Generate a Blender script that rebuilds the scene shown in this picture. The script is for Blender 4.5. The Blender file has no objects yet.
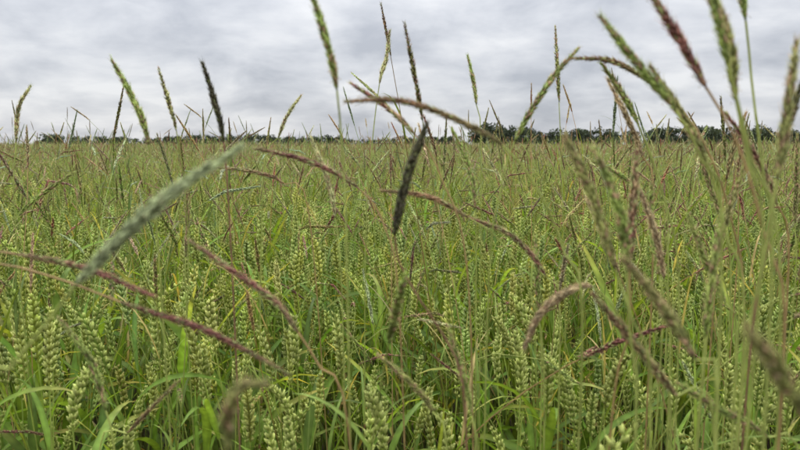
import bpy, math, numpy as np
rng = np.random.default_rng(11)
EYE = 1.12
scene = bpy.context.scene

# ------------------------------------------------------------------ helpers
def nrm(a):
    a = np.asarray(a, float)
    return a / (np.linalg.norm(a, axis=-1, keepdims=True) + 1e-12)

class MB:
    def __init__(s): s.v=[]; s.f=[]; s.c=[]; s.n=0
    def add(s, v, f, c):
        v=np.asarray(v,float).reshape(-1,3); c=np.asarray(c,float)
        if c.ndim==1: c=np.tile(c,(len(v),1))
        s.v.append(v); s.f.append(np.asarray(f,int).reshape(-1,3)+s.n); s.c.append(c); s.n+=len(v)
    def arrays(s): return np.vstack(s.v), np.vstack(s.f), np.vstack(s.c)
    def mesh(s, name, mat, smooth=True):
        v,f,c = s.arrays()
        me=bpy.data.meshes.new(name)
        me.vertices.add(len(v)); me.vertices.foreach_set('co', v.astype(np.float32).ravel())
        me.loops.add(len(f)*3); me.loops.foreach_set('vertex_index', f.astype(np.int32).ravel())
        me.polygons.add(len(f))
        me.polygons.foreach_set('loop_start', np.arange(0,len(f)*3,3,dtype=np.int32))
        me.polygons.foreach_set('loop_total', np.full(len(f),3,dtype=np.int32))
        me.update(calc_edges=True)
        me.polygons.foreach_set('use_smooth', np.full(len(f),smooth))
        a=me.color_attributes.new('Col','FLOAT_COLOR','POINT')
        a.data.foreach_set('color', c.astype(np.float32).ravel())
        me.materials.append(mat)
        return me

def link(name, me):
    o=bpy.data.objects.new(name, me); scene.collection.objects.link(o); return o

def frames(P):
    T=nrm(np.gradient(P,axis=0))
    ref=np.array([1.,0,0]) if abs(T[0][0])<.8 else np.array([0,1.,0])
    N=np.zeros_like(P); n=nrm(np.cross(T[0],ref)); N[0]=n
    for i in range(1,len(P)):
        n=n-T[i]*np.dot(n,T[i]); n=n/(np.linalg.norm(n)+1e-12); N[i]=n
    return T,N,np.cross(T,N)

def tube(mb,P,R,sides,col):
    P=np.asarray(P,float); n=len(P); R=np.broadcast_to(R,(n,))
    T,N,B=frames(P)
    a=np.linspace(0,2*np.pi,sides,endpoint=False)
    V=P[:,None]+R[:,None,None]*(np.cos(a)[None,:,None]*N[:,None]+np.sin(a)[None,:,None]*B[:,None])
    i=np.arange(n-1)[:,None]*sides; j=np.arange(sides)[None]; k=(j+1)%sides
    A=i+j; Bq=i+k; C=i+sides+k; D=i+sides+j
    F=np.concatenate([np.stack([A,Bq,C],-1).reshape(-1,3),np.stack([A,C,D],-1).reshape(-1,3)])
    col=np.asarray(col,float)
    if col.ndim==2: col=np.repeat(col,sides,axis=0)
    mb.add(V.reshape(-1,3),F,col)

def ribbon(mb,P,W,side,fold,col,twist=0.0):
    P=np.asarray(P,float); n=len(P); T=nrm(np.gradient(P,axis=0))
    S=nrm(np.tile(side,(n,1))-T*(T@side)[:,None]); U=np.cross(T,S)
    tw=np.linspace(0,twist,n)[:,None]
    S2=S*np.cos(tw)+U*np.sin(tw); U2=-S*np.sin(tw)+U*np.cos(tw)
    W=np.asarray(W)[:,None]
    V=np.stack([P-S2*W+U2*W*fold,P,P+S2*W+U2*W*fold],1)
    i=np.arange(n-1)*3; F=[]
    for j in (0,1):
        F+= [np.stack([i+j,i+j+1,i+j+4],-1),np.stack([i+j,i+j+4,i+j+3],-1)]
    col=np.asarray(col,float)
    if col.ndim==2:
        c=np.repeat(col,3,axis=0); c[1::3,:3]*=1.3
        col=c
    mb.add(V.reshape(-1,3),np.concatenate(F),col)

def spindle(sides,rings):
    V=[(0,0,0)]
    for z,r in rings:
        for a in np.linspace(0,2*np.pi,sides,endpoint=False): V.append((r*math.cos(a),r*math.sin(a),z))
    V.append((0,0,1)); F=[]; nr=len(rings)
    for j in range(sides): F.append((0,1+(j+1)%sides,1+j))
    for k in range(nr-1):
        for j in range(sides):
            a=1+k*sides+j; b=1+k*sides+(j+1)%sides
            F+=[(a,b,b+sides),(a,b+sides,a+sides)]
    l=1+(nr-1)*sides
    for j in range(sides): F.append((l+j,l+(j+1)%sides,len(V)-1))
    return np.array(V,float),np.array(F)

def batch(mb,tmpl,pos,dirs,wid,length,side,flat,cb,ct):
    """many small spindles, each with its own position, direction and size"""
    tv,tf=tmpl; M=len(pos); d=nrm(dirs)
    s=nrm(side-d*np.sum(side*d,-1,keepdims=True)); u=np.cross(d,s)
    V=(pos[:,None]+s[:,None]*(tv[None,:,0:1]*wid[:,None,None])+u[:,None]*(tv[None,:,1:2]*wid[:,None,None]*flat)
       +d[:,None]*(tv[None,:,2:3]*length[:,None,None]))
    F=(tf[None]+(np.arange(M)*len(tv))[:,None,None]).reshape(-1,3)
    t=tv[None,:,2:3]
    C=cb[:,None]*(1-t)+ct[:,None]*t
    mb.add(V.reshape(-1,3),F,C.reshape(-1,4))

def catmull(pts,n):
    P=np.asarray(pts,float); P=np.vstack([2*P[0]-P[1],P,2*P[-1]-P[-2]])
    out=[]
    for i in range(1,len(P)-2):
        t=np.linspace(0,1,n,endpoint=False)[:,None]
        p0,p1,p2,p3=P[i-1],P[i],P[i+1],P[i+2]
        out.append(.5*((2*p1)+(-p0+p2)*t+(2*p0-5*p1+4*p2-p3)*t**2+(-p0+3*p1-3*p2+p3)*t**3))
    out.append(P[-2][None]); return np.vstack(out)

def resample(P,n):
    d=np.concatenate([[0],np.cumsum(np.linalg.norm(np.diff(P,axis=0),axis=1))])
    s=np.linspace(0,d[-1],n)
    return np.stack([np.interp(s,d,P[:,k]) for k in range(3)],1),d[-1]

def rgba(c,a=0.0): return np.array([c[0],c[1],c[2],a])

# ------------------------------------------------------------------ materials
def plant_material(name,rough=.5,var=.3,noise_scale=60):
    m=bpy.data.materials.new(name); m.use_nodes=True; nt=m.node_tree; nt.nodes.clear()
    N=nt.nodes.new; L=nt.links.new
    out=N('ShaderNodeOutputMaterial'); at=N('ShaderNodeAttribute'); at.attribute_name='Col'
    tc=N('ShaderNodeTexCoord'); nz=N('ShaderNodeTexNoise'); nz.inputs['Scale'].default_value=noise_scale; nz.inputs['Detail'].default_value=1
    L(tc.outputs['Object'],nz.inputs['Vector'])
    mr=N('ShaderNodeMapRange'); mr.inputs['From Min'].default_value=.25; mr.inputs['From Max'].default_value=.75
    mr.inputs['To Min'].default_value=1-var; mr.inputs['To Max'].default_value=1+var
    L(nz.outputs['Fac'],mr.inputs['Value'])
    hs=N('ShaderNodeVectorMath'); hs.operation='SCALE'; L(at.outputs['Color'],hs.inputs[0]); L(mr.outputs[0],hs.inputs['Scale'])
    p=N('ShaderNodeBsdfPrincipled'); p.inputs['Roughness'].default_value=rough; p.inputs['Specular IOR Level'].default_value=.22
    L(hs.outputs[0],p.inputs['Base Color'])
    tr=N('ShaderNodeBsdfTranslucent'); g=N('ShaderNodeMix'); g.data_type='RGBA'; g.blend_type='MULTIPLY'; g.inputs[0].default_value=1
    g.inputs[7].default_value=(1.65,1.5,.6,1); L(hs.outputs[0],g.inputs[6]); L(g.outputs[2],tr.inputs['Color'])
    mx=N('ShaderNodeMixShader'); L(at.outputs['Alpha'],mx.inputs[0]); L(p.outputs[0],mx.inputs[1]); L(tr.outputs[0],mx.inputs[2])
    L(mx.outputs[0],out.inputs[0]); return m

def noise_material(name,c1,c2,scale,bump=.0,rough=.9):
    m=bpy.data.materials.new(name); m.use_nodes=True; nt=m.node_tree; N=nt.nodes.new; L=nt.links.new
    p=nt.nodes['Principled BSDF']; p.inputs['Roughness'].default_value=rough; p.inputs['Specular IOR Level'].default_value=.2
    tc=N('ShaderNodeTexCoord'); nz=N('ShaderNodeTexNoise'); nz.inputs['Scale'].default_value=scale; nz.inputs['Detail'].default_value=8
    L(tc.outputs['Object'],nz.inputs['Vector'])
    cr=N('ShaderNodeValToRGB'); cr.color_ramp.elements[0].position=.35; cr.color_ramp.elements[1].position=.65
    cr.color_ramp.elements[0].color=(*c1,1); cr.color_ramp.elements[1].color=(*c2,1)
    L(nz.outputs['Fac'],cr.inputs[0]); L(cr.outputs[0],p.inputs['Base Color'])
    if bump:
        b=N('ShaderNodeBump'); b.inputs['Strength'].default_value=bump; b.inputs['Distance'].default_value=.02
        L(nz.outputs['Fac'],b.inputs['Height']); L(b.outputs[0],p.inputs['Normal'])
    return m

MAT=plant_material('plant_tissue')
MAT_TREE=plant_material('tree_foliage',.8,.4,.35)
SOIL=noise_material('soil',(.03,.022,.014),(.07,.05,.03),14,.6)
CANOPY=noise_material('distant_crop',(.20,.185,.07),(.32,.27,.12),.35,.5)

# ------------------------------------------------------------------ wheat
FLORET=spindle(5,[(.2,.8),(.5,1.0),(.8,.55)])
FLORET_L=spindle(4,[(.45,1.0)]); HAIR=spindle(3,[(.3,1.0)])
def leaf(mb,r,base,length,width,az,th0,th1,col,tipcol,n=11,droop=1.3,twist=0):
    t=np.linspace(0,1,n); th=th0+(th1-th0)*t**droop
    d=np.stack([np.cos(az)*np.sin(th),np.sin(az)*np.sin(th),np.cos(th)],1)
    P=base+np.vstack([[0,0,0],np.cumsum(d[:-1]*length/(n-1),axis=0)])
    W=width*.5*np.clip(np.minimum(.45+2.6*t,1.0)*(1-t**2.6),.02,1)
    k=(np.clip((t-.45)/.55,0,1)**1.6)[:,None]
    C=col[None]*(1-k)+tipcol[None]*k
    ribbon(mb,P,W,np.array([-math.sin(az),math.cos(az),0]),.28,C,twist)

def wheat(seed,lod=0,leafy=False):
    r=np.random.default_rng(seed); mb=MB()
    h=.745+r.uniform(-.12,.06); EL=r.uniform(.080,.108)
    if leafy: h-=.08
    lean=r.normal(0,.06); az=r.uniform(0,6.28); ld=np.array([math.cos(az),math.sin(az),0])
    ns=8 if lod==0 else 4
    t=np.linspace(0,1,ns); S=np.outer(t*(h-EL*.5),[0,0,1])+np.outer(lean*t**2,ld)
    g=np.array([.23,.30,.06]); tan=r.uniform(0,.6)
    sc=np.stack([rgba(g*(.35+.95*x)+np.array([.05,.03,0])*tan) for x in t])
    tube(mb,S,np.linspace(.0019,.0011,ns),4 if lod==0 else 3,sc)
    T=nrm(S[-1]-S[-2]); a=nrm(np.cross(T,[math.cos(az*3),math.sin(az*3),.1])); b=np.cross(T,a)
    bend=r.uniform(-.015,.045)
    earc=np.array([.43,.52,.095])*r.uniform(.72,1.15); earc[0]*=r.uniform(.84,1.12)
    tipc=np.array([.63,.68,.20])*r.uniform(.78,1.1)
    n=int(EL/.0050) if lod==0 else 9
    ti=(np.arange(n)+.3)/n
    C0=S[-1]+T*(EL*ti)[:,None]+ld*(bend*ti**2)[:,None]
    sg=np.where(np.arange(n)%2==0,1.,-1.)[:,None]
    prof=np.clip(np.sin(np.pi*(.17+.70*ti))*1.12,.45,1)
    z1=np.zeros((n,1))
    if lod==0:
        tube(mb,np.vstack([S[-1],C0[::2],C0[-1]]),.0016,4,rgba(earc*.6))
        for q,(ca,cb_,cl) in enumerate([(.50,0,1.0),(.28,.42,.93),(.28,-.42,.93),(.72,.12,.8)]):
            d=T+sg*a*ca+b*cb_+r.normal(0,.10,(n,3))
            pos=C0+sg*a*.0017+b*(np.sign(cb_)*.0014 if q<3 else 0)
            L=.0132*cl*prof*r.uniform(.75,1.12,n); W=.0026*prof*r.uniform(.8,1.15,n)
            k=r.uniform(.6,1.22,(n,1))
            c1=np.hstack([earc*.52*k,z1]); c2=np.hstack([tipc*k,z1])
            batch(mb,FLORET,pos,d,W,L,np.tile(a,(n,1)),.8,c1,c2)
            if q==0:
                tip=pos+nrm(d)*L[:,None]*.95
                batch(mb,HAIR,tip,T+sg*a*.25+b*cb_*.5,np.full(n,.0003),np.where(ti>.6,.007,.0035)*r.uniform(.5,1.3,n),np.tile(a,(n,1)),1,c2,c2)
    else:
        for cb_ in (-.25,.25):
            d=T+sg*a*.45+b*cb_
            L=np.full(n,.017)*prof; W=.0042*prof
            k=r.uniform(.7,1.2,(n,1))
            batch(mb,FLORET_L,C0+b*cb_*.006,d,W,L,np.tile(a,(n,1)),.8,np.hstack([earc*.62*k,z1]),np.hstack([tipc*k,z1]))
    hs=[h-EL-r.uniform(.03,.15),h-r.uniform(.25,.33),h-.42] if lod==0 else [h-EL-.11]
    if leafy: hs=[h-EL-.05,h-.2,h-.3,h-.4]
    for i,z in enumerate(hs):
        zz=max(z,.06); u=zz/(h-EL*.5); base=np.array([0,0,zz])+ld*lean*u**2
        green=np.array([.13,.205,.035])*r.uniform(.55,1.3)
        if i==0: green=green*1.35  # top leaf lighter than those below: shade deeper in the crop, set by colour
        tipc2=green*1.15
        if r.random()<.2+.10*i: tipc2=np.array([.54,.47,.13])*r.uniform(.6,1.2)
        if r.random()<(.05 if i<2 else .3): green=np.array([.46,.37,.13])*r.uniform(.5,1); tipc2=green*.8
        wd=r.uniform(.013,.019) if leafy else r.uniform(.008,.0155); ln=r.uniform(.22,.33) if leafy else r.uniform(.15,.26)
        leaf(mb,r,base,ln,wd,r.uniform(0,6.28),r.uniform(.12,.6),r.uniform(.8,2.7),
             rgba(green,.36),rgba(tipc2,.36),10 if lod==0 else 5,r.uniform(.9,1.9),r.uniform(-1.4,1.4) if lod==0 else 0)
    return mb

# ------------------------------------------------------------------ blackgrass
SPK=spindle(4,[(.38,1.0)]); 
HEADC={'green':(.29,.37,.085),'olive':(.26,.27,.08),'brown':(.28,.165,.085),'red':(.31,.135,.10),
       'dark':(.055,.048,.025),'pale':(.48,.49,.21),'grey':(.35,.40,.20),'tan':(.44,.34,.18)}
def bg_head(mb,r,P,R,kind,dens=1.0,fuzz=1.0):
    """P runs from head base to tip"""
    c=np.array(HEADC[kind])*r.uniform(.85,1.15)
    Q,L=resample(P,26); T,N,B=frames(Q)
    tt=np.linspace(0,1,26)
    prof=np.clip(np.minimum(1,.35+3.5*tt)*np.minimum(1,(1.02-tt)*2.2)**.7,.12,1)*(1+.10*np.sin(tt*r.uniform(9,16)+r.uniform(0,6)))
    tube(mb,Q[::2],R*.50*prof[::2],5,rgba(c*.5))
    n=int(L/.00038*dens); i=np.arange(n); t=(i+.5)/n*.985; ang=i*2.39996+r.normal(0,.3,n)
    idx=t*25; k=np.clip(idx.astype(int),0,24); f=(idx-k)[:,None]
    p=Q[k]*(1-f)+Q[k+1]*f; Nn=nrm(N[k]); Bb=nrm(B[k]); Tt=T[k]
    pr=np.interp(t,tt,prof)
    rad=np.cos(ang)[:,None]*Nn+np.sin(ang)[:,None]*Bb
    pos=p+rad*(R*.38*pr)[:,None]
    d=Tt+rad*r.uniform(.14,.50,(n,1))
    Ls=np.clip(R*1.95,.0035,.0068)*r.uniform(.75,1.2,n)*(.65+.35*pr); W=R*.27*r.uniform(.8,1.25,n)*(.5+.5*pr)/max(dens,.3)**.5
    var=r.uniform(.5,1.5,(n,1)); mix=(r.random((n,1))<.26)
    alt=np.array([.31,.34,.12]) if kind in('red','brown','dark') else np.array([.34,.22,.12])
    if kind=='dark': alt=alt*.3
    grad=np.clip(np.sin(t*5+r.uniform(0,6))*.5+.3,0,1)[:,None]*(.5 if kind in('red','brown') else (.0 if kind=='grey' else .22))
    base=(c*(1-grad)+alt*grad)
    if kind!='grey': base=np.where(mix,alt,base)
    base=base*var
    a0=np.zeros((n,1))
    side=np.cross(Tt,rad)
    batch(mb,SPK,pos,d,W,Ls,side,.6,np.hstack([base*.68,a0]),np.hstack([base*1.4,a0]))
    if fuzz>0:
        m=r.random(n)<.85*fuzz
        tip=pos+nrm(d)*Ls[:,None]*.9
        batch(mb,HAIR,tip[m],(Tt+rad*r.uniform(.1,.7,(n,1)))[m],np.full(m.sum(),.00014),r.uniform(.0018,.0048,m.sum()),side[m],1,
              np.hstack([base*1.2,a0])[m],np.hstack([base*1.6,a0])[m])
        m=r.random(n)<.07*fuzz
        ac=np.tile(np.array([.55,.46,.26,0]),(m.sum(),1))*r.uniform(.6,1.1,(m.sum(),1))
        batch(mb,SPK,(pos+rad*R*.55)[m],(rad*.6+np.array([0,0,-.5]))[m],np.full(m.sum(),.00035),np.full(m.sum(),.002),side[m],1,ac,ac)

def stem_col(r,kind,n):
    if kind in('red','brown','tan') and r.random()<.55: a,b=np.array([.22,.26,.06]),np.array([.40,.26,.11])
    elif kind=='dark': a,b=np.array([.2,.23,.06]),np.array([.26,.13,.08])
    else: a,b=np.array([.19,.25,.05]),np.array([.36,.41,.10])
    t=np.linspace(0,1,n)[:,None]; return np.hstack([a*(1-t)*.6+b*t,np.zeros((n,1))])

def blackgrass(seed,lod=0):
    r=np.random.default_rng(seed); mb=MB()
    kind=r.choice(['green','olive','brown','red','pale','tan','grey'],p=[.27,.14,.16,.17,.12,.08,.06])
    h=r.uniform(.80,1.195); HL=r.uniform(.060,.10)
    az=r.uniform(0,6.28); ld=np.array([math.cos(az),math.sin(az),0]); az2=az+r.normal(0,.9); l2=np.array([math.cos(az2),math.sin(az2),0])
    th0=abs(r.normal(.03,.09)); nod=abs(r.normal(0,.4)) if r.random()<.6 else r.uniform(.7,2.2)
    sweep=r.uniform(.3,2.0) if r.random()<.75 else r.uniform(2.2,4.2)
    n=18 if lod==0 else 9
    t=np.linspace(0,1,n); th=th0+.16*t*sweep+nod*np.clip((t-.55)/.45,0,1)**2
    d=ld*np.sin(th)[:,None]*(1-t[:,None]*.4)+l2*(np.sin(th)*t*.4)[:,None]+np.outer(np.cos(th),[0,0,1])
    d=nrm(d); P=np.vstack([[0,0,0],np.cumsum(d[:-1]*h/(n-1),axis=0)])
    fr=1-HL/h; k=fr*(n-1); k0=int(k)
    pb=P[k0]+(P[min(k0+1,n-1)]-P[k0])*(k-k0)
    S=np.vstack([P[:k0+1],pb]); HP=np.vstack([pb,P[k0+1:]])
    if len(HP)<3: HP=np.vstack([HP[0],(HP[0]+HP[1])/2,HP[1]])
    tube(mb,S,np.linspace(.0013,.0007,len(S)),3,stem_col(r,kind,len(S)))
    if lod==0: bg_head(mb,r,HP,r.uniform(.0027,.0038),kind,.42,.5)
    else:
        c=np.array(HEADC[kind])*1.1; Q,_=resample(HP,6)
        tube(mb,Q,np.array([.4,1,1,.9,.6,.1])*.0034,4,rgba(c))
    for i in range(2 if lod==0 else 1):
        z=r.uniform(.4,.88)*h; q=z/h*(n-1); b=P[int(q)]
        g=np.array([.17,.24,.05])*r.uniform(.6,1.35)
        if r.random()<.25: g=np.array([.48,.41,.16])*r.uniform(.6,1)
        leaf(mb,r,b,r.uniform(.08,.20),r.uniform(.003,.006),r.uniform(0,6.28),r.uniform(.1,.6),r.uniform(.4,2.3),rgba(g,.36),rgba(g*1.2,.36),8 if lod==0 else 4)
    return mb

# ------------------------------------------------------------------ instancing
def make_coll(name,meshes):
    c=bpy.data.collections.new(name)
    for i,me in enumerate(meshes): c.objects.link(bpy.data.objects.new('%s_%02d'%(name,i),me))
    return c

def instancer(name,pts,rot,scl,idx,coll):
    me=bpy.data.meshes.new(name); me.vertices.add(len(pts)); me.vertices.foreach_set('co',np.asarray(pts,np.float32).ravel())
    me.attributes.new('rot','FLOAT_VECTOR','POINT').data.foreach_set('vector',np.asarray(rot,np.float32).ravel())
    me.attributes.new('scl','FLOAT','POINT').data.foreach_set('value',np.asarray(scl,np.float32))
    me.attributes.new('idx','INT','POINT').data.foreach_set('value',np.asarray(idx,np.int32))
    me.update(); o=link(name,me)
    ng=bpy.data.node_groups.new(name+'_scatter','GeometryNodeTree')
    ng.interface.new_socket('Geometry',in_out='INPUT',socket_type='NodeSocketGeometry')
    ng.interface.new_socket('Geometry',in_out='OUTPUT',socket_type='NodeSocketGeometry')
    N=ng.nodes.new; L=ng.links.new
    gi=N('NodeGroupInput'); go=N('NodeGroupOutput'); ip=N('GeometryNodeInstanceOnPoints')
    ci=N('GeometryNodeCollectionInfo'); ci.inputs['Collection'].default_value=coll
    ci.inputs['Separate Children'].default_value=True; ci.inputs['Reset Children'].default_value=True
    def na(n,t):
        a=N('GeometryNodeInputNamedAttribute'); a.data_type=t; a.inputs['Name'].default_value=n
        return [s for s in a.outputs if s.enabled and s.name=='Attribute'][0]
    er=N('FunctionNodeEulerToRotation')
    L(na('rot','FLOAT_VECTOR'),er.inputs[0]); L(er.outputs[0],ip.inputs['Rotation'])
    L(na('scl','FLOAT'),ip.inputs['Scale']); L(na('idx','INT'),ip.inputs['Instance Index'])
    ip.inputs['Pick Instance'].default_value=True
    L(gi.outputs[0],ip.inputs['Points']); L(ci.outputs[0],ip.inputs['Instance']); L(ip.outputs[0],go.inputs[0])
    mod=o.modifiers.new('scatter','NODES'); mod.node_group=ng
    return o

def scatter(y0,y1,dens,slope=.74,mar=.5):
    A=(y1-y0)*2*(slope*max(y1,0)+mar); n=int(A*dens)
    x=rng.uniform(-1,1,n)*(slope*y1+mar); y=rng.uniform(y0,y1,n)
    m=np.abs(x)<slope*np.maximum(y,0)+mar
    return np.stack([x[m],y[m],np.zeros(m.sum())],1)

NW,NB=26,48
WH=[wheat(100+i) for i in range(NW)]
LF=[wheat(180+i,0,True) for i in range(9)]
BG=[blackgrass(300+i) for i in range(NB)]
WHa=[m.arrays() for m in WH]+[m.arrays() for m in LF[:4]]; BGa=[m.arrays() for m in BG]
cb=make_coll('blackgrass',[m.mesh('blackgrass',MAT) for m in BG])
cw=make_coll('wheat_plant',[m.mesh('wheat_plant',MAT) for m in WH])
cl=make_coll('wheat_leafy_tiller',[m.mesh('wheat_leafy_tiller',MAT) for m in LF])

def patch(size,nw,nb,seed,WL,BL):
    r=np.random.default_rng(seed); out=MB()
    lx,ly=r.normal(0,.05,2)
    for arr,cnt in ((WL,nw),(BL,nb)):
        for _ in range(cnt):
            v,f,c=arr[r.integers(len(arr))]; a=r.uniform(0,6.28); s=r.normal(1.0,.06)
            R=np.array([[math.cos(a),-math.sin(a),0],[math.sin(a),math.cos(a),0],[0,0,1]])
            tilt=np.array([[1,0,lx+r.normal(0,.10)],[0,1,ly+r.normal(0,.10)],[0,0,1]])
            tint=np.array([r.uniform(.86,1.14),1,r.uniform(.8,1.15)])*r.uniform(.72,1.22)
            out.add((v@R.T@tilt.T)*s+[r.uniform(-.5,.5)*size,r.uniform(-.5,.5)*size,0],f,np.hstack([c[:,:3]*tint,c[:,3:]]))
    return out
WL=[wheat(500+i,1).arrays() for i in range(14)]
BL=[blackgrass(600+i,1).arrays() for i in range(40)]
NP=8
c0=make_coll('crop_patch_near',[patch(.70,112,72+int(12*math.sin(i*2.3)),40+i,WHa,BGa).mesh('crop_patch_near',MAT) for i in range(NP)])
c1=make_coll('crop_patch',[patch(1.15,205,195,i,WL,BL).mesh('crop_patch',MAT) for i in range(6)])
c2=make_coll('crop_patch_wide',[patch(4.4,450,1350,20+i,WL,BL).mesh('crop_patch_wide',MAT) for i in range(3)])
def grid(y0,y1,step,slope=.78,mar=1.5):
    pts=[]
    for y in np.arange(y0,y1,step):
        w=slope*y+mar
        for x in np.arange(-w+rng.uniform(0,step),w,step): pts.append((x+rng.uniform(-.1,.1)*step,y+rng.uniform(-.1,.1)*step,0))
    return np.array(pts)
def lay(name,P,coll,nv):
    n=len(P); und=1.0+.03*np.sin(P[:,0]*.9+P[:,1]*.7)*np.sin(P[:,1]*.43+1)
    instancer(name,P,np.stack([np.zeros(n),np.zeros(n),rng.integers(0,4,n)*math.pi/2+rng.normal(0,.08,n)],1),rng.normal(1.0,.02,n)*und,rng.permutation(np.arange(n)%nv),coll)
P=grid(1.42,6.4,.67,.74,.9); lay('wheat_and_blackgrass_crop',P,c0,NP)
P=grid(7.0,27.5,1.12); lay('crop_middle_distance',P,c1,6)
P=grid(29.5,110,4.2); lay('crop_far_field',P,c2,3)
# the loose front edge of the crop, where the photographer stands
P=np.vstack([scatter(.84,1.10,200,.8,.3),scatter(.45,.84,30,.8,.3)]); n=len(P)
instancer('wheat_edge',P,np.stack([rng.normal(0,.08,n),rng.normal(0,.08,n),rng.uniform(0,6.28,n)],1),rng.normal(.98,.055,n),rng.integers(0,NW,n),cw)
P=scatter(.62,1.5,30,.8,.2); Q=scatter(.7,1.3,65,.8,.2); P=np.vstack([P,Q[np.abs(Q[:,0])>.38*Q[:,1]]]); n=len(P)
instancer('wheat_leafy_tillers',P,np.stack([rng.normal(0,.1,n),rng.normal(0,.1,n),rng.uniform(0,6.28,n)],1),rng.normal(1.0,.07,n),rng.integers(0,9,n),cl)
P=scatter(.8,1.15,80,.8,.1)
Q=scatter(.75,3.0,90); P=np.vstack([P,Q[Q[:,0]>.16*Q[:,1]]]); n=len(P)
instancer('blackgrass_weeds',P,np.stack([rng.normal(0,.14,n),rng.normal(0,.14,n),rng.uniform(0,6.28,n)],1),rng.normal(1.01,.06,n),rng.integers(0,NB,n),cb)

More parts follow.
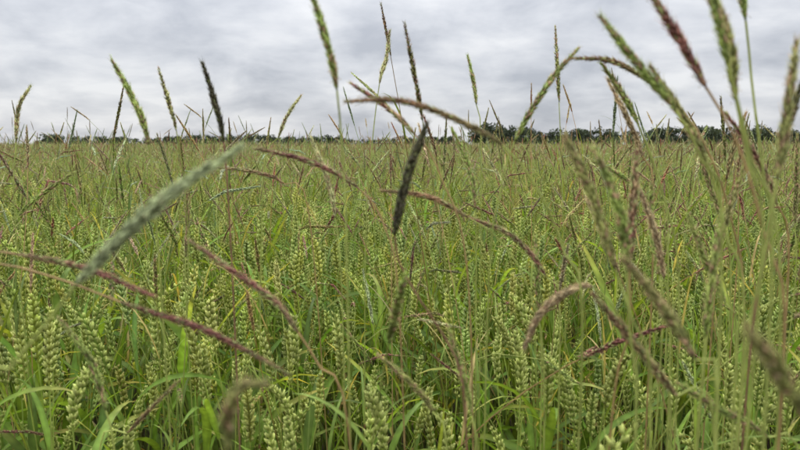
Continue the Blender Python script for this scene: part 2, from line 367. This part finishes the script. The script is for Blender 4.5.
# ------------------------------------------------------------------ individual blackgrass plants near the viewer
# distance(m), tip->base of flower head [(x,z) mm, z relative to the 1.12 m datum], stem points, root (x,y) m, kind, radius m
HE=[
(.30,[(-74,-1),(-112,-27),(-154,-66)],[(-172,-88),(-190,-108),(-220,-156)],(-.29,.32),'grey',.0042),
(.24,[(-52,-91),(-61,-92),(-65,-101),(-67,-120)],[(-68,-200)],(-.07,.26),'olive',.0032),
(.22,[(124,-66),(134,-78),(141,-88),(151,-102)],[(162,-150)],(.18,.23),'olive',.0040),
(.48,[(-189,-115),(-240,-94),(-291,-82)],[(-330,-80),(-375,-98),(-412,-154)],(-.46,.5),'red',.0032),
(.48,[(-85,-176),(-146,-142),(-211,-118)],[(-262,-100),(-315,-88),(-367,-109),(-405,-176)],(-.44,.52),'red',.0029),
(.48,[(20,16),(6,-22),(-4,-68)],[(0,-90),(19,-124),(37,-154),(52,-229)],(.07,.55),'dark',.0052),
(.48,[(-161,-73),(-124,-101),(-97,-124),(-80,-146)],[(-60,-180),(-41,-229)],(0,.6),'red',.0031),
(.48,[(-41,32),(0,32),(37,20),(75,0)],[(101,-30),(124,-79),(139,-154)],(.16,.6),'brown',.0030),
(.48,[(-66,115),(-54,75),(-47,40)],[(-43,-26),(-41,-116)],(-.04,.55),'green',.0036),
(.42,[(150,104),(176,70),(196,36)],[(216,0),(238,-60),(256,-150)],(.28,.46),'red',.0038),
(.40,[(182,105),(196,65),(205,26)],[(216,-20),(226,-98)],(.23,.44),'olive',.0042),
(.48,[(237,161),(250,89)],[(259,41),(271,-26),(292,-131)],(.33,.5),'green',.0034),
(.48,[(299,46),(297,15),(294,-17)],[(289,-86),(281,-191)],(.28,.5),'dark',.0040),
(.42,[(105,6),(123,-32),(139,-80)],[(152,-120),(166,-187)],(.19,.44),'olive',.0046),
(.40,[(121,-2),(136,-38),(146,-81)],[(150,-128),(156,-190)],(.17,.42),'green',.0044),
(.50,[(182,-4),(181,-45),(180,-92)],[(184,-150),(176,-235)],(.17,.55),'red',.0044),
(.44,[(136,-104),(165,-138),(199,-179)],[(226,-210)],(.28,.46),'brown',.0044),
(.48,[(97,-158),(109,-133),(127,-116),(151,-110)],[(171,-130),(199,-176),(217,-229)],(.25,.55),'tan',.0045),
(.48,[(217,-185),(250,-205),(292,-230)],[(320,-270)],(.36,.5),'green',.0037),
(.44,[(134,86),(158,57),(187,23)],[(206,-14),(226,-86)],(.25,.46),'green',.0040),
(.64,[(-193,80),(-185,45),(-178,3)],[(-174,-85),(-172,-255)],(-.17,.66),'dark',.0042),
(.64,[(-282,83),(-265,47),(-252,0)],[(-248,-105)],(-.24,.66),'green',.0044),
(.64,[(173,93),(145,60),(113,3)],[(100,-45),(90,-155)],(.09,.66),'green',.0040),
(.64,[(165,83),(205,80),(245,60)],[(285,20),(325,-65),(350,-205)],(.36,.66),'brown',.0034),
(.64,[(197,79),(219,52),(237,21)],[(265,-45),(290,-175)],(.3,.66),'green',.0040),
(.64,[(-48,60),(-15,38),(15,10)],[(40,-30),(70,-155)],(.09,.66),'red',.0032),
(.64,[(-145,-3),(-90,-17),(-43,-43)],[(-15,-85),(0,-185)],(.02,.68),'red',.0033),
(.64,[(-20,-45),(30,-52),(68,-72)],[(100,-95),(130,-145),(150,-255)],(.16,.68),'brown',.0033),
(.68,[(72,-76),(120,-97),(156,-140)],[(172,-200)],(.18,.7),'red',.0034),
(.64,[(-230,-243),(-262,-275),(-288,-302)],[(-320,-335)],(-.35,.64),'brown',.0026),
(.96,[(-15,165),(-20,125),(-30,88)],[(-42,-8),(-52,-157)],(-.06,.98),'pale',.0038),
(.96,[(99,130),(107,95),(112,58)],[(120,-23)],(.13,.98),'green',.0036),
(.96,[(-146,72),(-165,45),(-181,10)],[(-207,-67)],(-.24,.98),'pale',.0034),
(.96,[(-487,-40),(-535,-70),(-574,-106)],[(-630,-187)],(-.68,.98),'green',.0042),
(.96,[(-270,-33),(-215,-40),(-172,-58)],[(-135,-112)],(-.1,1.),'brown',.0034),
(.96,[(-543,87),(-562,55),(-571,4)],[(-577,-127)],(-.58,.98),'pale',.0038),
(.96,[(505,34),(507,-8),(507,-50)],[(513,-202)],(.52,1.),'red',.0040),
(.96,[(-321,-70),(-325,-120),(-327,-170)],[(-328,-260)],(-.33,1.),'olive',.0038),
(.90,[(555,15),(560,-50),(562,-110)],[(566,-230)],(.56,.95),'olive',.0042),
(.80,[(370,-10),(385,-50),(400,-100)],[(415,-200)],(.43,.82),'olive',.0040),
(.80,[(330,60),(360,20),(385,-20)],[(410,-90),(430,-220)],(.45,.82),'green',.0038),
(.80,[(430,40),(420,0),(415,-45)],[(410,-140)],(.40,.82),'brown',.0040),
(.85,[(250,-20),(290,-40),(330,-75)],[(355,-130)],(.37,.85),'green',.0038),
(.36,[(150,120),(166,82),(178,44)],[(196,-10),(214,-90)],(.23,.38),'green',.0032),
(.38,[(228,60),(222,20),(218,-20)],[(214,-80),(210,-150)],(.21,.42),'olive',.0036),
(.34,[(120,-60),(140,-84),(160,-116)],[(172,-160)],(.19,.36),'olive',.0038),
(.60,[(300,30),(330,-10),(352,-55)],[(370,-140)],(.38,.62),'red',.0036),
(.66,[(260,-40),(262,-90),(270,-135)],[(276,-220)],(.28,.7),'green',.0040),
(.70,[(-560,40),(-520,-5),(-500,-60)],[(-480,-150)],(-.47,.72),'green',.0038),
(.75,[(60,20),(80,-25),(88,-75)],[(92,-180)],(.1,.78),'green',.0038),
(.80,[(-110,10),(-90,-40),(-80,-90)],[(-72,-200)],(-.07,.82),'pale',.0036),
(.70,[(150,-100),(152,-150),(158,-200)],[(162,-300)],(.17,.72),'green',.0038),
(.62,[(330,-20),(318,-70),(312,-115)],[(308,-200)],(.3,.64),'olive',.0040),
(.55,[(250,-60),(268,-100),(290,-140)],[(304,-200)],(.32,.58),'green',.0038),
(.70,[(220,70),(240,30),(262,-12)],[(280,-90)],(.3,.74),'tan',.0036),
(.52,[(40,-150),(52,-190),(60,-225)],[(66,-300)],(.07,.55),'green',.0032),
(.50,[(190,60),(214,22),(236,-20)],[(252,-70),(268,-160)],(.29,.54),'olive',.0038),
(.46,[(232,-50),(226,-95),(224,-140)],[(222,-220)],(.22,.5),'green',.0038),
(.58,[(215,-30),(235,-75),(248,-125)],[(258,-210)],(.27,.6),'tan',.0036),
(.56,[(-20,-190),(10,-215),(30,-245)],[(44,-300)],(.05,.6),'olive',.0032),
(.55,[(-300,-150),(-275,-190),(-262,-235)],[(-255,-300)],(-.25,.6),'green',.0036),
]
for i,(D,head,stem,root,kind,R) in enumerate(HE):
    r=np.random.default_rng(900+i); mb=MB()
    dy=r.normal(0,.004,len(head)+len(stem)).cumsum()
    pts=[(x/1000,D+dy[k],EYE+z/1000) for k,(x,z) in enumerate(head+stem)]
    lx,ly,lz=pts[-1]
    pts+=[(lx*.35+root[0]*.65,ly*.4+root[1]*.6,lz*.5),(root[0],root[1],0)]
    C=catmull(pts,10); nh=(len(head)-1)*10+1
    hp=C[:nh][::-1]; sp=C[nh-1:][::-1]
    sp,_=resample(sp,60)
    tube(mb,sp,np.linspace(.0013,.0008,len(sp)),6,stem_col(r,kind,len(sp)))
    bg_head(mb,r,hp,R,kind,1.0,1.0)
    for q in (.3,.55):
        k=int(q*len(sp)); g=np.array([.16,.23,.05])*r.uniform(.8,1.3)
        tube(mb,np.array([sp[k],sp[k]*.8+sp[k+1]*.2,sp[k]*.6+sp[k+1]*.4]),np.array([.0012,.0019,.0012]),6,rgba(np.array([.16,.09,.04])))
        if sp[k][2]<.95:
            leaf(mb,r,sp[k],r.uniform(.08,.16),r.uniform(.004,.007),r.uniform(.6,2.5),r.uniform(.2,.5),r.uniform(.6,1.8),rgba(g,.36),rgba(g*1.3,.36),10)
    link('blackgrass_plant',mb.mesh('blackgrass_plant',MAT))

# ------------------------------------------------------------------ ground and distance
def sheet(name,x0,x1,y0,y1,nx,ny,z,amp,mat):
    xs=np.linspace(x0,x1,nx); ys=np.linspace(y0,y1,ny); X,Y=np.meshgrid(xs,ys)
    Z=z+rng.uniform(-amp,amp,X.shape)
    V=np.stack([X,Y,Z],-1).reshape(-1,3); F=[]
    for j in range(ny-1):
        for i in range(nx-1):
            a=j*nx+i; F.append((a,a+1,a+nx+1,a+nx))
    me=bpy.data.meshes.new(name); me.from_pydata(V.tolist(),[],F); me.materials.append(mat)
    return link(name,me)
sheet('ground',-3000,3000,-60,6000,3,3,0,0,SOIL)
sheet('distant_crop_canopy',-520,520,106,620,160,70,.80,.08,CANOPY)

tm=MB(); r=np.random.default_rng(5)
def tree(x,y,h,w,shrub=False):
    g=np.array([.062,.080,.050])*r.uniform(.75,1.25)  # foliage green, greyed and lightened a little: distance haze put into the colour
    if not shrub:
        P=np.array([[x,y,0],[x+r.normal(0,.1),y,h*.25],[x+r.normal(0,.3),y,h*.6]])
        tube(tm,P,np.array([.3,.22,.1])*h/9,5,rgba((.06,.05,.04)))
    nb=int(r.integers(8,13))
    for k in range(nb):
        a=r.uniform(0,6.28); u=r.uniform(0,1)
        cz=h*(.05+.75*u) if shrub else h*(.22+.66*u)
        rad=w*.5*math.sqrt(max(.1,1-((u-.4)/.75)**2))*r.uniform(.2,.85)
        c=np.array([x+math.cos(a)*rad,y+math.sin(a)*rad,cz]); br=w*r.uniform(.16,.28)
        if not shrub: tube(tm,np.array([[x,y,h*.3],(np.array([x,y,h*.3])+c)/2+[0,0,.2],c]),np.array([.09,.06,.03])*h/9,3,rgba((.06,.05,.04)))
        m=44; d=nrm(r.normal(0,1,(m,3))); p=c+d*br*r.uniform(.4,1.05,(m,1))*[1,1,.8]
        s=w*.05*r.uniform(.6,1.4,m)
        e1=nrm(r.normal(0,1,(m,3)))*s[:,None]; e2=nrm(r.normal(0,1,(m,3)))*s[:,None]
        V=np.stack([p-e1,p+e2,p+e1,p-e2],1).reshape(-1,3); b=np.arange(m)*4
        F=np.concatenate([np.stack([b,b+1,b+2],-1),np.stack([b,b+2,b+3],-1)])
        col=np.repeat(np.hstack([g*r.uniform(.6,1.4,(m,1)),np.full((m,1),.15)]),4,axis=0)
        tm.add(V,F,col)
x=-235.
while x<330:      # tree belt; taller and closer on the right-hand side
    env=.75+.3*math.sin(x*.045)+.22*math.sin(x*.13+1)
    if x<-40: y=420+r.uniform(-12,12); h=4.8+3.4*max(env,0)*r.uniform(.7,1.1)
    elif x<40: y=400+r.uniform(-12,12); h=3.8+3.2*max(env,0)*r.uniform(.7,1.1)
    else: y=340+r.uniform(-10,10); h=(6.8+4.4*max(env,.3)*r.uniform(.7,1.1))*(1 if x<190 else .8)
    tree(x,y,h,h*r.uniform(.9,1.4))
    tree(x+r.uniform(0,3),y-6,max(2.,h*.5),max(4,h*1.0),True)
    x+=r.uniform(2.2,4.4)
link('distant_treeline',tm.mesh('distant_treeline',MAT_TREE,False))

# ------------------------------------------------------------------ sky and light
EL,AZ=math.radians(52),math.radians(-35)
w=bpy.data.worlds.new('World'); scene.world=w; w.use_nodes=True; nt=w.node_tree; nt.nodes.clear(); N=nt.nodes.new; L=nt.links.new
out=N('ShaderNodeOutputWorld'); bgn=N('ShaderNodeBackground'); bgn.inputs['Strength'].default_value=.1; L(bgn.outputs[0],out.inputs[0])
sky=N('ShaderNodeTexSky'); sky.sky_type='NISHITA'; sky.sun_disc=False; sky.sun_elevation=EL; sky.sun_rotation=AZ
tc=N('ShaderNodeTexCoord'); sx=N('ShaderNodeSeparateXYZ'); L(tc.outputs['Generated'],sx.inputs[0])
def M(op,a,b=None):
    m=N('ShaderNodeMath'); m.operation=op
    for i,q in enumerate((a,b)):
        if q is None: continue
        if isinstance(q,(int,float)): m.inputs[i].default_value=q
        else: L(q,m.inputs[i])
    return m.outputs[0]
zc=M('MAXIMUM',sx.outputs[2],0.0); den=M('ADD',zc,.28)
cx=M('DIVIDE',sx.outputs[0],den); cy=M('DIVIDE',sx.outputs[1],den)
cv=N('ShaderNodeCombineXYZ'); L(cx,cv.inputs[0]); L(cy,cv.inputs[1])
n1=N('ShaderNodeTexNoise'); n1.inputs['Scale'].default_value=2.5; n1.inputs['Detail'].default_value=9; n1.inputs['Roughness'].default_value=.55; n1.inputs['Distortion'].default_value=.25
L(cv.outputs[0],n1.inputs['Vector'])
n2=N('ShaderNodeTexNoise'); n2.inputs['Scale'].default_value=.9; n2.inputs['Detail'].default_value=3
L(cv.outputs[0],n2.inputs['Vector'])
mixn=M('ADD',M('MULTIPLY',n1.outputs['Fac'],.6),M('MULTIPLY',n2.outputs['Fac'],.4))
cr=N('ShaderNodeValToRGB'); e=cr.color_ramp.elements
e[0].position=.385; e[0].color=(.46,.485,.54,1); e[1].position=.595; e[1].color=(.82,.83,.85,1)
k=e.new(.49); k.color=(.635,.655,.70,1)
L(mixn,cr.inputs[0])
gain=M('ADD',M('MULTIPLY',M('POWER',zc,1.5),27.0),9.9)
vm=N('ShaderNodeVectorMath'); vm.operation='SCALE'; L(cr.outputs[0],vm.inputs[0]); L(gain,vm.inputs['Scale'])
mx=N('ShaderNodeMix'); mx.data_type='RGBA'; mx.inputs[0].default_value=.93
L(sky.outputs[0],mx.inputs[6]); L(vm.outputs[0],mx.inputs[7]); L(mx.outputs[2],bgn.inputs['Color'])

sl=bpy.data.lights.new('sun','SUN'); sl.energy=1.5; sl.angle=math.radians(13); sl.color=(1,.96,.88)
so=bpy.data.objects.new('sun',sl); scene.collection.objects.link(so)
so.rotation_euler=(-(math.pi/2-EL),0,-AZ)

cam=bpy.data.cameras.new('camera'); cam.lens=28.8; cam.sensor_width=36; cam.clip_start=.02; cam.clip_end=9000
cam.dof.use_dof=True; cam.dof.focus_distance=1.7; cam.dof.aperture_fstop=8.5
co=bpy.data.objects.new('camera',cam); scene.collection.objects.link(co)
co.location=(0,0,EYE); co.rotation_euler=(math.radians(90-7.125),0,0)
scene.camera=co
scene.view_settings.view_transform='Standard'; scene.view_settings.look='None'; scene.view_settings.exposure=0
